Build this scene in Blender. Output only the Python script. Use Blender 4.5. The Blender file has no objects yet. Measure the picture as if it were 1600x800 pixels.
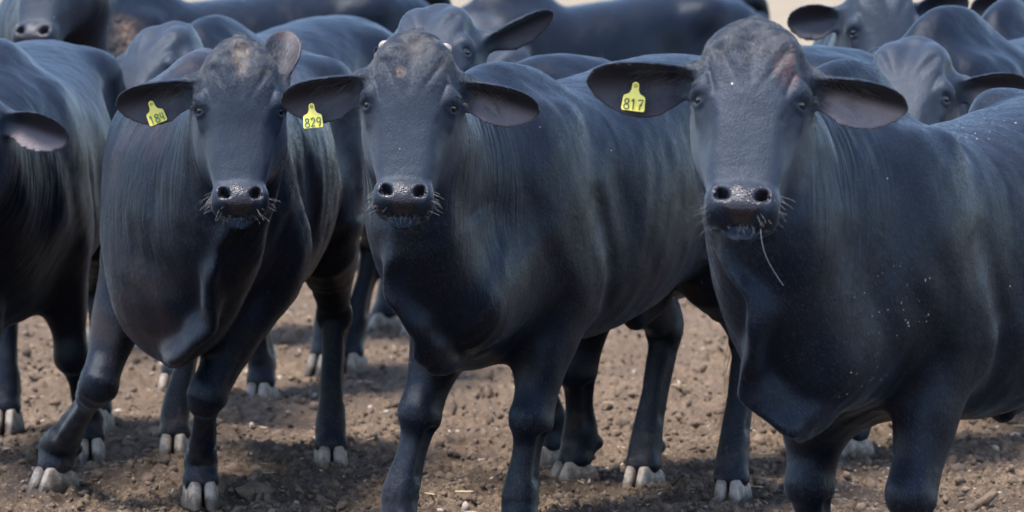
import bpy, math, random
import numpy as np
from mathutils import Vector, Matrix
from concurrent.futures import ThreadPoolExecutor

R = math.radians
scene = bpy.context.scene
COL = scene.collection
random.seed(7)
RNG = np.random.default_rng(11)

# ------------------------------------------------------------------ camera
FPX = 7665.0                       # focal length in photo pixels (1600 wide)
CAM_H = 1.72
PITCH = math.atan(500.0 / FPX)
cam = bpy.data.cameras.new("camera")
cam_o = bpy.data.objects.new("camera", cam)
COL.objects.link(cam_o)
cam_o.location = (0, 0, CAM_H)
cam_o.rotation_euler = (R(90) - PITCH, 0, 0)
cam.sensor_width = 36.0
cam.lens = 36.0 * FPX / 1600.0
cam.clip_start = 0.5
cam.clip_end = 3000
cam.dof.use_dof = True
cam.dof.focus_distance = 13.0
cam.dof.aperture_fstop = 6.3
scene.camera = cam_o

# ------------------------------------------------------------------ light
SUN_EL, SUN_AZ = 70.0, -128.0       # azimuth measured from +Y towards +X (the left, a little behind)
world = bpy.data.worlds.new("World")
scene.world = world
world.use_nodes = True
wn = world.node_tree.nodes
wl = world.node_tree.links
sky = wn.new("ShaderNodeTexSky")
sky.sky_type = 'NISHITA'
sky.sun_disc = False
sky.sun_elevation = R(SUN_EL)
sky.sun_rotation = R(SUN_AZ)
sky.air_density = 1.0
sky.dust_density = 0.7
wl.new(sky.outputs[0], wn["Background"].inputs[0])
wn["Background"].inputs[1].default_value = 0.08
sun = bpy.data.lights.new("sun", 'SUN')
sun.energy = 1.5
sun.angle = R(18)
sun.color = (1.0, 0.95, 0.88)
sun_o = bpy.data.objects.new("sun", sun)
COL.objects.link(sun_o)
sd = Vector((math.sin(R(SUN_AZ)) * math.cos(R(SUN_EL)), math.cos(R(SUN_AZ)) * math.cos(R(SUN_EL)), math.sin(R(SUN_EL))))
sun_o.rotation_euler = sd.to_track_quat('Z', 'Y').to_euler()
scene.view_settings.view_transform = 'Standard'
scene.view_settings.look = 'None'
scene.view_settings.exposure = 2.75
scene.view_settings.gamma = 1.0
scene.view_settings.use_curve_mapping = False
scene.cycles.max_bounces = 5
scene.cycles.diffuse_bounces = 3
scene.cycles.glossy_bounces = 2

FWD = np.array([0, math.cos(PITCH), -math.sin(PITCH)])
UPV = np.array([0, math.sin(PITCH), math.cos(PITCH)])
CAMP = np.array([0, 0, CAM_H])


def at(u, v, d):
    """world point that the photograph shows at pixel u, v at distance d"""
    return CAMP + d * (FWD + np.array([1.0, 0, 0]) * (u - 800) / FPX + UPV * (400 - v) / FPX)


def on_ground(u, v):
    r = FWD + np.array([1.0, 0, 0]) * (u - 800) / FPX + UPV * (400 - v) / FPX
    return CAMP + r * (CAM_H / -r[2])


def unit(v):
    v = np.asarray(v, float)
    return v / np.linalg.norm(v)


# ------------------------------------------------------------------ materials
def new_mat(name):
    m = bpy.data.materials.new(name)
    m.use_nodes = True
    nt = m.node_tree
    return m, nt.nodes, nt.links, nt.nodes["Principled BSDF"]


class NT:
    """short-hand for node building"""
    def __init__(self, nodes, links):
        self.n, self.l = nodes, links

    def add(self, kind, **kw):
        nd = self.n.new(kind)
        for k, v in kw.items():
            setattr(nd, k, v)
        return nd

    def put(self, sock, val):
        if isinstance(val, bpy.types.NodeSocket):
            self.l.new(val, sock)
        else:
            sock.default_value = val

    def math(self, op, a, b=0.0, c=0.0, clamp=False):
        nd = self.add("ShaderNodeMath", operation=op, use_clamp=clamp)
        for i, v in enumerate((a, b, c)):
            self.put(nd.inputs[i], v)
        return nd.outputs[0]

    def mix(self, fac, a, b):
        nd = self.add("ShaderNodeMix", data_type='RGBA')
        self.put(nd.inputs[0], fac)
        self.put(nd.inputs[6], a)
        self.put(nd.inputs[7], b)
        return nd.outputs[2]

    def ramp(self, fac, lo, hi):
        nd = self.add("ShaderNodeMapRange")
        self.put(nd.inputs[0], fac)
        nd.inputs[1].default_value, nd.inputs[2].default_value = lo, hi
        nd.interpolation_type = 'SMOOTHSTEP'
        return nd.outputs[0]

    def noise(self, vec, scale, detail=4, rough=0.55, dist=0.0):
        nd = self.add("ShaderNodeTexNoise")
        self.put(nd.inputs["Vector"], vec)
        nd.inputs["Scale"].default_value = scale
        nd.inputs["Detail"].default_value = detail
        nd.inputs["Roughness"].default_value = rough
        nd.inputs["Distortion"].default_value = dist
        return nd.outputs[0]

    def scale(self, vec, s):
        nd = self.add("ShaderNodeMapping")
        self.put(nd.inputs[0], vec)
        nd.inputs[3].default_value = s
        return nd.outputs[0]

    def attr(self, name, out="Fac"):
        nd = self.add("ShaderNodeAttribute", attribute_name=name)
        return nd.outputs[out]


def hide_material(name, seed, brown, patch_col=(0.15, 0.105, 0.075, 1)):
    m, n, l, b = new_mat(name)
    t = NT(n, l)
    co = t.add("ShaderNodeTexCoord").outputs["Object"]
    off = t.add("ShaderNodeVectorMath", operation='ADD')
    t.put(off.inputs[0], co)
    off.inputs[1].default_value = (seed * 3.1, seed * 1.7, seed * 2.3)
    co = off.outputs[0]
    muz, ear, fold, patch = t.attr("muzzle"), t.attr("ear_inside"), t.attr("folds"), t.attr("pale_patch")
    hco = t.attr("head_co", "Vector")
    fco = t.attr("fold_co", "Vector")
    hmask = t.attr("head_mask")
    big = t.noise(co, 3.0, 4, 0.6)
    base = t.mix(t.ramp(big, 0.35, 0.7), (0.0012, 0.0023, 0.0062, 1), (0.0030, 0.0050, 0.0112, 1))
    bn = t.noise(co, 2.2, 3, 0.6)
    base = t.mix(t.math('MULTIPLY', t.ramp(bn, 0.45, 0.75), brown), base, (0.027, 0.0175, 0.0155, 1))
    # grazed, dusty streaks of hair
    dust = t.noise(co, 9.0, 6, 0.65, 0.4)
    base = t.mix(t.math('MULTIPLY', t.ramp(dust, 0.55, 0.8), 0.16), base, (0.026, 0.028, 0.034, 1))
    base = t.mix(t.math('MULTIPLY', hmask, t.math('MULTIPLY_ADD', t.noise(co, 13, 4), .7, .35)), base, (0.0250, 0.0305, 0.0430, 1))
    base = t.mix(ear, base, (0.165, 0.132, 0.138, 1))
    pn = t.noise(co, 60, 3)
    pcol = patch_col
    base = t.mix(t.math('MULTIPLY', patch, t.ramp(pn, 0.25, 0.6)), base, pcol)
    base = t.mix(muz, base, (0.017, 0.0125, 0.0150, 1))
    mud = t.attr("mud")
    mn = t.noise(co, 26, 5, 0.65)
    base = t.mix(t.math('MULTIPLY', mud, t.ramp(mn, 0.3, 0.5)), base, t.mix(t.ramp(t.noise(co, 45, 3), .4, .6), (0.075, 0.05, 0.038, 1), (0.17, 0.115, 0.082, 1)))
    # light specks of chaff stuck in the coat
    vo = t.add("ShaderNodeTexVoronoi", feature='F1')
    t.put(vo.inputs["Vector"], co)
    vo.inputs["Scale"].default_value = 26
    cell = t.add("ShaderNodeSeparateColor")
    t.put(cell.inputs[0], vo.outputs["Color"])
    pick = t.math('GREATER_THAN', t.math('ADD', cell.outputs[0], t.math('MULTIPLY', t.attr('chaff'), .55)), 0.915)
    spk = t.math('MULTIPLY', t.math('LESS_THAN', vo.outputs["Distance"], t.math('MULTIPLY_ADD', cell.outputs[1], .035, .018)), pick)
    base = t.mix(spk, base, (0.55, 0.53, 0.5, 1))
    v2 = t.add("ShaderNodeTexVoronoi", feature='F1')
    t.put(v2.inputs["Vector"], co)
    v2.inputs["Scale"].default_value = 75
    c2 = t.add("ShaderNodeSeparateColor")
    t.put(c2.inputs[0], v2.outputs["Color"])
    thick = t.math('MULTIPLY', t.attr('chaff'), t.ramp(t.noise(co, 20, 4, .7), .42, .62))
    k2 = t.math('MULTIPLY', t.math('LESS_THAN', v2.outputs["Distance"], t.math('MULTIPLY_ADD', c2.outputs[1], .20, .06)), t.math('GREATER_THAN', t.math('MULTIPLY', thick, c2.outputs[0]), .30))
    base = t.mix(k2, base, (0.30, 0.275, 0.25, 1))
    # dust on the lower legs
    sz = t.add("ShaderNodeSeparateXYZ")
    t.put(sz.inputs[0], t.add("ShaderNodeTexCoord").outputs["Object"])
    low = t.math('MULTIPLY', t.ramp(sz.outputs[2], .42, .06), t.ramp(t.noise(co, 16, 5, .7), .45, .68))
    base = t.mix(t.math('MULTIPLY', low, .55), base, (0.040, 0.031, 0.026, 1))
    t.put(b.inputs["Base Color"], base)
    t.put(b.inputs["Coat Weight"], t.math('MULTIPLY', muz, .45))
    b.inputs["Coat Roughness"].default_value = 0.22
    rough = t.math('ADD', t.math('MULTIPLY', t.noise(co, 40, 3), 0.20), 0.36)
    rough = t.math('MULTIPLY', rough, t.math('SUBTRACT', 1.0, t.math('MULTIPLY', muz, 0.5)))
    t.put(b.inputs["Roughness"], rough)
    b.inputs["Specular IOR Level"].default_value = 0.5
    b.inputs["IOR"].default_value = 1.27
    b.inputs["Specular Tint"].default_value = (0.78, 0.88, 1.0, 1)
    b.inputs["Sheen Weight"].default_value = 0.08
    b.inputs["Sheen Roughness"].default_value = 0.3
    b.inputs["Sheen Tint"].default_value = (0.6, 0.78, 1.0, 1)
    # relief: short hair, wrinkles that ring the neck, curly forehead hair, pebbled muzzle
    hair = t.noise(t.scale(co, (1, 1, 0.3)), 360, 2, 0.6)
    hair2 = t.noise(t.scale(hco, (1, 0.22, 1)), 300, 3, 0.6, 0.9)
    skin = t.noise(co, 28, 5, 0.6)
    wn_ = t.noise(fco, 1.0, 2.5, 0.5, 0.25)
    wr = t.math('POWER', t.math('SUBTRACT', 1.0, t.math('ABSOLUTE', t.math('MULTIPLY_ADD', wn_, 3.2, -1.6))), 1.5, clamp=False)
    wr = t.math('MAXIMUM', wr, 0.0)
    peb = t.add("ShaderNodeTexVoronoi", feature='F1')
    t.put(peb.inputs["Vector"], co)
    peb.inputs["Scale"].default_value = 260
    stre = t.noise(t.scale(co, (.5, 1.2, .45)), 55, 3, 0.6, 0.5)
    h = t.math('ADD', t.math('MULTIPLY', hair, 0.0013), t.math('MULTIPLY', stre, 0.0014))
    h = t.math('ADD', h, t.math('MULTIPLY', t.math('MULTIPLY', hair2, hmask), 0.0010))
    h = t.math('ADD', h, t.math('MULTIPLY', skin, 0.0024))
    h = t.math('ADD', h, t.math('MULTIPLY', t.math('MULTIPLY', wr, fold), 0.0060))
    h = t.math('ADD', h, t.math('MULTIPLY', t.math('MULTIPLY', peb.outputs["Distance"], muz), 0.0014))
    bp = t.add("ShaderNodeBump")
    bp.inputs["Strength"].default_value = 0.9
    bp.inputs["Distance"].default_value = 1.0
    t.put(bp.inputs["Height"], h)
    t.put(b.inputs["Normal"], bp.outputs[0])
    t.put(b.inputs["Coat Normal"], bp.outputs[0])
    return m


def simple_mat(name, col, rough=0.5, spec=0.5, bump=None, var=None, coat=0.0):
    m, n, l, b = new_mat(name)
    t = NT(n, l)
    co = t.add("ShaderNodeTexCoord").outputs["Object"]
    if var:
        f = t.noise(co, var[1], 5, 0.65)
        t.put(b.inputs["Base Color"], t.mix(t.ramp(f, 0.3, 0.7), (*col, 1), (*var[0], 1)))
    else:
        b.inputs["Base Color"].default_value = (*col, 1)
    b.inputs["Roughness"].default_value = rough
    b.inputs["Specular IOR Level"].default_value = spec
    b.inputs["Coat Weight"].default_value = coat
    if bump:
        bp = t.add("ShaderNodeBump")
        bp.inputs["Distance"].default_value = bump[1]
        t.put(bp.inputs["Height"], t.noise(co, bump[0], 4))
        t.put(b.inputs["Normal"], bp.outputs[0])
    return m


M_EYE = simple_mat("dark eye", (0.006, 0.004, 0.0035), 0.09, 0.5, coat=0.25)
M_LID = simple_mat("eye white", (0.10, 0.085, 0.085), 0.3)
M_HOOF = simple_mat("hoof horn", (0.27, 0.225, 0.19), 0.6, 0.35, (90, 0.003), ((0.085, 0.064, 0.050), 30))
_nt = M_HOOF.node_tree
_t = NT(_nt.nodes, _nt.links)
_co = _t.add("ShaderNodeTexCoord").outputs["Object"]
_sp = _t.add("ShaderNodeSeparateXYZ")
_t.put(_sp.inputs[0], _co)
_dirt = _t.ramp(_t.math('ADD', _sp.outputs[2], _t.math('MULTIPLY', _t.noise(_co, 38, 4), -.075)), .012, -.022)
_b = _nt.nodes["Principled BSDF"]
_old = _b.inputs["Base Color"].links[0].from_socket
_t.put(_b.inputs["Base Color"], _t.mix(_dirt, _old, (0.045, 0.032, 0.024, 1)))
M_HORN = simple_mat("horn bud", (0.15, 0.125, 0.105), 0.5, 0.4, (70, 0.002), ((0.30, 0.24, 0.2), 60))
M_TAG = simple_mat("yellow tag plastic", (0.86, 0.70, 0.085), 0.45, 0.4, None, ((0.76, 0.61, 0.15), 30))
M_STUD = simple_mat("dark stud plastic", (0.02, 0.018, 0.035), 0.4)
M_INK = simple_mat("tag ink", (0.03, 0.045, 0.05), 0.6)
M_INK_G = simple_mat("green tag ink", (0.03, 0.13, 0.085), 0.6)
M_WHISK = simple_mat("whisker hair", (0.30, 0.29, 0.28), 0.4)
M_EARHAIR = simple_mat("ear hair", (0.10, 0.085, 0.085), 0.45)
M_HAIR = simple_mat("dark hair", (0.02, 0.018, 0.018), 0.45)
M_DROOL = simple_mat("slobber", (0.34, 0.35, 0.37), 0.1, 0.6)


# ------------------------------------------------------------------ distance-field sculpting
F32 = np.float32


def smin(a, b, k):
    h = np.clip(0.5 + 0.5 * (b - a) / k, 0, 1)
    return b + (a - b) * h - k * h * (1 - h)


def smax(a, b, k):
    return -smin(-a, -b, k)


def catmull(a, m):
    a = np.asarray(a, float)
    n = len(a)
    s = np.linspace(0, n - 1, m)
    i = np.clip(s.astype(int), 0, n - 2)
    f = (s - i)
    p0, p1, p2, p3 = a[np.clip(i - 1, 0, n - 1)], a[i], a[i + 1], a[np.clip(i + 2, 0, n - 1)]
    if a.ndim > 1:
        f = f[:, None]
    return 0.5 * ((2 * p1) + (-p0 + p2) * f + (2 * p0 - 5 * p1 + 4 * p2 - p3) * f * f + (-p0 + 3 * p1 - 3 * p2 + p3) * f ** 3)


class Sweep:
    """superelliptic sections along a curve"""
    def __init__(s, C, U, hw, ht, hb, m=18, p=2.2):
        s.C = catmull(C, m)
        U = np.asarray(U, float)
        if U.ndim == 1:
            U = np.tile(U, (len(C), 1))
        s.U = catmull(U, m)
        s.hw, s.ht, s.hb = (np.maximum(catmull(x, m), 0.004) for x in (hw, ht, hb))
        T = np.gradient(s.C, axis=0)
        s.T = T / np.linalg.norm(T, axis=1)[:, None]
        s.p = p
        s.m = m
        r = np.maximum(np.maximum(s.hw, s.ht), s.hb)
        s.lo = (s.C - r[:, None]).min(0)
        s.hi = (s.C + r[:, None]).max(0)

    def __call__(s, P, want=False):
        n = len(P)
        best = np.full(n, 1e9, F32)
        S = np.zeros(n, F32)
        for i in range(s.m - 1):
            A = s.C[i].astype(F32)
            ab = (s.C[i + 1] - s.C[i]).astype(F32)
            q = P - A
            tt = np.clip(q @ ab / float(ab @ ab), 0, 1)
            r = q - tt[:, None] * ab
            d2 = np.einsum('ij,ij->i', r, r)
            up = d2 < best
            best[up] = d2[up]
            S[up] = i + tt[up]
        i = np.minimum(S.astype(int), s.m - 2)
        f = S - i
        L = lambda a: (a[i].astype(F32).T * (1 - f) + a[i + 1].astype(F32).T * f).T
        r = P - L(s.C)
        T, U = L(s.T), L(s.U)
        U = U - np.einsum('ij,ij->i', U, T)[:, None] * T
        U /= np.linalg.norm(U, axis=1)[:, None] + 1e-9
        Lt = np.cross(U, T)
        v = np.einsum('ij,ij->i', r, U)
        la = np.einsum('ij,ij->i', r, Lt)
        a = np.einsum('ij,ij->i', r, T)
        w = L(s.hw)
        h = np.where(v > 0, L(s.ht), L(s.hb))
        p = s.p
        x, y = np.abs(la) / w + 1e-6, np.abs(v) / h + 1e-6
        k0 = (x ** p + y ** p) ** (1 / p)
        g = k0 ** (1 - p)
        gl, gv = x ** (p - 1) / w * g, y ** (p - 1) / h * g
        d = (k0 - 1) / np.hypot(gl, gv)
        d = np.maximum(d, -np.minimum(w, h))
        out = np.where(S <= 0, -a, np.where(S >= s.m - 1 - 1e-6, a, 0))
        out = np.maximum(out, 0)
        rc = np.minimum(w, h) * .98                     # rounded end caps
        d = np.where(out > 0, np.hypot(np.maximum(d + rc, 0), out) - rc, d)
        if want:
            return d, S / (s.m - 1), la, v
        return d


class Ell:
    def __init__(s, c, r, M=None):
        s.c, s.r = np.asarray(c, F32), np.asarray(r, F32)
        s.M = None if M is None else np.asarray(M, F32)     # columns are the axes
        rr = max(r)
        s.lo, s.hi = s.c - rr, s.c + rr

    def __call__(s, P):
        q = P - s.c
        if s.M is not None:
            q = q @ s.M
        k0 = np.linalg.norm(q / s.r, axis=1)
        k1 = np.linalg.norm(q / (s.r * s.r), axis=1) + 1e-9
        return k0 * (k0 - 1) / k1


class Cap:
    def __init__(s, a, b, ra, rb=None):
        s.a, s.b, s.ra, s.rb = np.asarray(a, F32), np.asarray(b, F32), ra, ra if rb is None else rb

    def __call__(s, P):
        ab = s.b - s.a
        q = P - s.a
        t = np.clip(q @ ab / float(ab @ ab), 0, 1)
        return np.linalg.norm(q - t[:, None] * ab, axis=1) - (s.ra + (s.rb - s.ra) * t)


class Torus:
    def __init__(s, c, ax, R_, r, M=None, squash=1.0):
        s.c, s.R, s.r = np.asarray(c, F32), R_, r
        ax = unit(ax)
        t = unit(np.cross(ax, [0.1, 0.9, 0.2]))
        s.M = np.array([t * squash, np.cross(ax, t), ax], F32)

    def __call__(s, P):
        q = (P - s.c) @ s.M.T
        return np.hypot(np.hypot(q[:, 0], q[:, 1]) - s.R, q[:, 2]) - s.r


POOL = ThreadPoolExecutor(4)


def par_eval(f, P, chunk=40000):
    P = np.ascontiguousarray(P, F32)
    parts = [P[i:i + chunk] for i in range(0, len(P), chunk)]
    if not parts:
        return np.zeros(0, F32)
    return np.concatenate(list(POOL.map(f, parts)))


def axis(lo, hi, h, flo=None, fhi=None, hf=None):
    """grid lines from lo to hi, finer between flo and fhi; a multiple of 4 cells"""
    xs = [lo]
    while xs[-1] < hi:
        x = xs[-1]
        step = h
        if hf and flo - h * 2 <= x <= fhi:
            step = hf
        xs.append(x + step)
    while (len(xs) - 1) % 4:
        xs.append(xs[-1] + h)
    return np.array(xs)


def polygonise(f, ax):
    X, Y, Z = ax
    n = tuple(len(a) for a in ax)
    c = tuple((k - 1) // 4 for k in n)
    gx, gy, gz = np.meshgrid(X[::4], Y[::4], Z[::4], indexing='ij')
    Fc = par_eval(f, np.stack([gx.ravel(), gy.ravel(), gz.ravel()], 1)).reshape(gx.shape)
    dx = (np.diff(X[::4])[:, None, None] ** 2 + np.diff(Y[::4])[None, :, None] ** 2 + np.diff(Z[::4])[None, None, :] ** 2) ** 0.5
    mn = None
    for i in (0, 1):
        for j in (0, 1):
            for k in (0, 1):
                s = np.abs(Fc[i:i + c[0], j:j + c[1], k:k + c[2]])
                mn = s if mn is None else np.minimum(mn, s)
    act = np.argwhere(mn < dx * 1.05)
    mask = np.zeros(n, bool)
    for i in range(5):
        for j in range(5):
            for k in range(5):
                mask[act[:, 0] * 4 + i, act[:, 1] * 4 + j, act[:, 2] * 4 + k] = True
    F = np.ones(n, F32)
    sg = np.sign(Fc[:-1, :-1, :-1])
    F[:-1, :-1, :-1] = np.repeat(np.repeat(np.repeat(sg, 4, 0), 4, 1), 4, 2)
    idx = np.argwhere(mask)
    P = np.stack([X[idx[:, 0]], Y[idx[:, 1]], Z[idx[:, 2]]], 1)
    F[mask] = par_eval(f, P)
    # surface nets
    B = F < 0
    cnt = np.zeros(tuple(k - 1 for k in n), np.uint8)
    for i in (0, 1):
        for j in (0, 1):
            for k in (0, 1):
                cnt += B[i:n[0] - 1 + i, j:n[1] - 1 + j, k:n[2] - 1 + k]
    cells = np.argwhere((cnt > 0) & (cnt < 8))
    vid = np.full(cnt.shape, -1, np.int32)
    vid[cells[:, 0], cells[:, 1], cells[:, 2]] = np.arange(len(cells))
    acc = np.zeros((len(cells), 3))
    num = np.zeros(len(cells))
    axs = (X, Y, Z)
    for d in range(3):
        o = [k for k in range(3) if k != d]
        for a in (0, 1):
            for b in (0, 1):
                i0 = cells.copy()
                i0[:, o[0]] += a
                i0[:, o[1]] += b
                i1 = i0.copy()
                i1[:, d] += 1
                f0, f1 = F[tuple(i0.T)], F[tuple(i1.T)]
                cr = (f0 < 0) != (f1 < 0)
                t = f0[cr] / (f0[cr] - f1[cr])
                p = np.stack([axs[k][i0[cr, k]] for k in range(3)], 1)
                p[:, d] += t * (axs[d][i1[cr, d]] - axs[d][i0[cr, d]])
                acc[cr] += p
                num[cr] += 1
    V = acc / num[:, None]
    quads = []
    for d in range(3):
        o = [(d + 1) % 3, (d + 2) % 3]
        sl0 = [slice(None)] * 3
        sl1 = [slice(None)] * 3
        sl0[d], sl1[d] = slice(0, n[d] - 1), slice(1, n[d])
        for k in o:
            sl0[k] = slice(1, n[k] - 1)
            sl1[k] = slice(1, n[k] - 1)
        b0, b1 = B[tuple(sl0)], B[tuple(sl1)]
        e = np.argwhere(b0 != b1)
        fl = b0[tuple(e.T)]
        e[:, o[0]] += 1
        e[:, o[1]] += 1
        q = []
        for (a, b) in ((-1, -1), (0, -1), (0, 0), (-1, 0)):
            c_ = e.copy()
            c_[:, o[0]] += a
            c_[:, o[1]] += b
            q.append(vid[tuple(c_.T)])
        q = np.stack(q, 1)
        q[~fl] = q[~fl][:, ::-1]
        quads.append(q)
    Q = np.concatenate(quads)
    Q = Q[(Q >= 0).all(1)]
    # a little relaxing to take the grid out of the surface
    for w in (0.5, 0.35):
        s = np.zeros_like(V)
        k = np.zeros(len(V))
        for a, b in ((0, 1), (1, 2), (2, 3), (3, 0)):
            np.add.at(s, Q[:, a], V[Q[:, b]])
            np.add.at(k, Q[:, a], 1)
            np.add.at(s, Q[:, b], V[Q[:, a]])
            np.add.at(k, Q[:, b], 1)
        V = V * (1 - w) + w * s / np.maximum(k, 1)[:, None]
    return V, Q


def drop_crumbs(V, Q):
    """keep only the largest connected piece"""
    lab = np.arange(len(V))
    for _ in range(200):
        m = lab[Q].min(1)
        new = lab.copy()
        for c in range(4):
            np.minimum.at(new, Q[:, c], m)
        new = new[new]
        if (new == lab).all():
            break
        lab = new
    u, cnts = np.unique(lab, return_counts=True)
    keep = lab == u[cnts.argmax()]
    remap = np.cumsum(keep) - 1
    return V[keep], remap[Q[keep[Q].all(1)]]


def mesh_from(name, V, Q, mat=None, smooth=True):
    me = bpy.data.meshes.new(name)
    k = Q.shape[1]
    me.vertices.add(len(V))
    me.vertices.foreach_set("co", np.ascontiguousarray(V, F32).ravel())
    me.loops.add(Q.size)
    me.loops.foreach_set("vertex_index", np.ascontiguousarray(Q, np.int32).ravel())
    me.polygons.add(len(Q))
    me.polygons.foreach_set("loop_start", np.arange(0, Q.size, k, dtype=np.int32))
    me.polygons.foreach_set("use_smooth", np.full(len(Q), smooth))
    me.update(calc_edges=True)
    me.validate()
    if mat:
        me.materials.append(mat)
    return me


def put_attr(me, name, data):
    data = np.ascontiguousarray(data, F32)
    if data.ndim == 1:
        a = me.attributes.new(name, 'FLOAT', 'POINT')
        a.data.foreach_set("value", data)
    else:
        a = me.attributes.new(name, 'FLOAT_VECTOR', 'POINT')
        a.data.foreach_set("vector", data.ravel())


def link(name, me, parent=None, mat=None):
    o = bpy.data.objects.new(name, me)
    COL.objects.link(o)
    if mat and not me.materials:
        me.materials.append(mat)
    if parent:
        o.parent = parent
    return o


def tubes_mesh(name, lines, mat, sides=4):
    """thin tapered tubes: each line is (points, r0, r1)"""
    V, Q, base = [], [], 0
    for pts, r0, r1 in lines:
        pts = np.asarray(pts)
        T = np.gradient(pts, axis=0)
        for i, p in enumerate(pts):
            t = unit(T[i])
            a = unit(np.cross(t, [0.31, 0.42, 0.85]))
            b = np.cross(t, a)
            r = r0 + (r1 - r0) * i / (len(pts) - 1)
            for k in range(sides):
                an = 2 * math.pi * k / sides
                V.append(p + r * (a * math.cos(an) + b * math.sin(an)))
        for i in range(len(pts) - 1):
            for k in range(sides):
                k2 = (k + 1) % sides
                Q.append((base + i * sides + k, base + i * sides + k2, base + (i + 1) * sides + k2, base + (i + 1) * sides + k))
        base += len(pts) * sides
    return mesh_from(name, np.array(V), np.array(Q), mat)


# ------------------------------------------------------------------ hoof (two claws), shared by every leg
def hoof_mesh():
    def f(P):
        d = np.full(len(P), 1e3, F32)
        for s in (-1, 1):
            x, y, z = P[:, 0] + .012, P[:, 1] * s, P[:, 2]
            toe = .094 - .62 * z - 30 * np.maximum(y - .030, 0) ** 1.5 - 6 * np.maximum(.012 - y, 0) ** 1.5
            inner = .0035 + .06 * np.maximum(x - .03, 0)      # cleft, opening towards the toes
            outer = .063 - .10 * np.maximum(z - .02, 0) - .75 * np.maximum(x - .015, 0) ** 1.5
            c = smax(inner - y, y - outer, .004)
            c = smax(c, x - toe, .020)
            c = smax(c, -.072 + .25 * z - x, .022)
            c = smax(c, (z - .080 - .36 * np.minimum(x, 0)) * .9, .010)
            c = smax(c, -z - .004, .006)
            d = np.minimum(d, c)
        return d
    ax = (axis(-0.13, 0.12, 0.004), axis(-0.10, 0.10, 0.004), axis(-0.03, 0.13, 0.004))
    V, Q = polygonise(f, ax)
    return mesh_from("hoof", V, Q, M_HOOF)


HOOF = hoof_mesh()


def eye_mesh():
    """eyeball: dark cornea in front, a rim of white behind"""
    V, Q, mi = [], [], []
    nu, nv = 28, 18
    for j in range(nv + 1):
        th = math.pi * j / nv
        for i in range(nu):
            ph = 2 * math.pi * i / nu
            r = 0.0172
            if th < 0.75:
                r *= 1.04
            V.append((r * math.sin(th) * math.cos(ph), r * math.sin(th) * math.sin(ph), r * math.cos(th)))
    for j in range(nv):
        for i in range(nu):
            i2 = (i + 1) % nu
            Q.append((j * nu + i, (j + 1) * nu + i, (j + 1) * nu + i2, j * nu + i2))
            mi.append(0 if j < 10 else 1)
    me = mesh_from("eye", np.array(V), np.array(Q), M_EYE)
    me.materials.append(M_LID)
    if len(me.polygons) == len(mi):
        me.polygons.foreach_set("material_index", mi)
    return me


EYE = eye_mesh()


# ------------------------------------------------------------------ ear tag
def tag_object(parent, pos, e_down, normal, text, size, ink, handwriting, tilt=0.0):
    """flat yellow plastic tag hanging from a stud; local x = width, y = up, z = out"""
    out = [(-.010, .004), (-.0085, .011), (0, .0155), (.0085, .011), (.010, .004), (.0105, -.008), (.016, -.019), (.030, -.026), (.0325, -.031), (.034, -.066), (.0305, -.070),
           (-.0305, -.070), (-.034, -.066), (-.0325, -.031), (-.030, -.026), (-.016, -.019), (-.0105, -.008)]
    n = len(out)
    V = [(x * size, y * size, z) for z in (0.0012, -0.0012) for x, y in out]
    me = bpy.data.meshes.new("ear_tag")
    F = [tuple(range(n))[::-1], tuple(range(n, 2 * n))] + [(i, (i + 1) % n, n + (i + 1) % n, n + i) for i in range(n)]
    # a slight curl of the plastic
    V = [(x, y, z - 9.0 * x * x * 0.35) for x, y, z in V]
    me.from_pydata(V, [], F)
    me.update()
    o = link("ear_tag", me, parent, M_TAG)
    z = unit(normal)
    y = unit(-np.asarray(e_down) - np.dot(-np.asarray(e_down), z) * z)
    x = np.cross(y, z)
    M = Matrix(((x[0], y[0], z[0], pos[0]), (x[1], y[1], z[1], pos[1]), (x[2], y[2], z[2], pos[2]), (0, 0, 0, 1)))
    o.matrix_local = M
    # stud
    lines = [([(0, 0.004 * size, -0.004), (0, 0.004 * size, 0.003), (0, 0.004 * size, 0.0042), (0, 0.004 * size, 0.0045)], 0.0062 * size, 0.0045 * size)]
    link("stud", tubes_mesh("stud", lines, M_STUD, 12), o)
    # hand-drawn digits as pen strokes
    G = {'1': [[(.2, .8), (.5, 1), (.5, 0)]],
         '8': [[(.5, .53), (.16, .68), (.2, .92), (.5, 1), (.8, .92), (.84, .7), (.5, .53), (.1, .36), (.1, .1), (.5, 0), (.9, .1), (.9, .36), (.5, .53)]],
         '4': [[(.25, 1), (.15, .42), (.85, .42)], [(.72, 1), (.72, 0)]],
         '2': [[(.1, .8), (.3, 1), (.7, 1), (.88, .75), (.6, .45), (.1, .02), (.5, .1), (.95, 0)]],
         '9': [[(.86, .7), (.6, .5), (.2, .55), (.12, .85), (.45, 1), (.84, .9), (.86, .55), (.75, .2), (.4, 0)]],
         '7': [[(.1, .95), (.9, 1), (.6, .5), (.4, 0)], [(.35, .48), (.85, .52)]]}
    strokes = []
    cw, gap, ht = .0165 * size, .0035 * size, .029 * size
    x0 = -(3 * cw + 2 * gap) / 2
    for i, ch in enumerate(text):
        for st in G[ch]:
            p = catmull(np.array(st), len(st) * 4 if handwriting else len(st) * 3)
            xx = x0 + i * (cw + gap) + p[:, 0] * cw
            yy = (-.0655 * size) + p[:, 1] * ht
            strokes.append((np.stack([xx, yy, 0.0015 - 9.0 * xx * xx * 0.35], 1), .0017 * size, .0017 * size))
    link("tag_number", tubes_mesh("tag_number", strokes, ink, 5), o)
    return o


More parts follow.
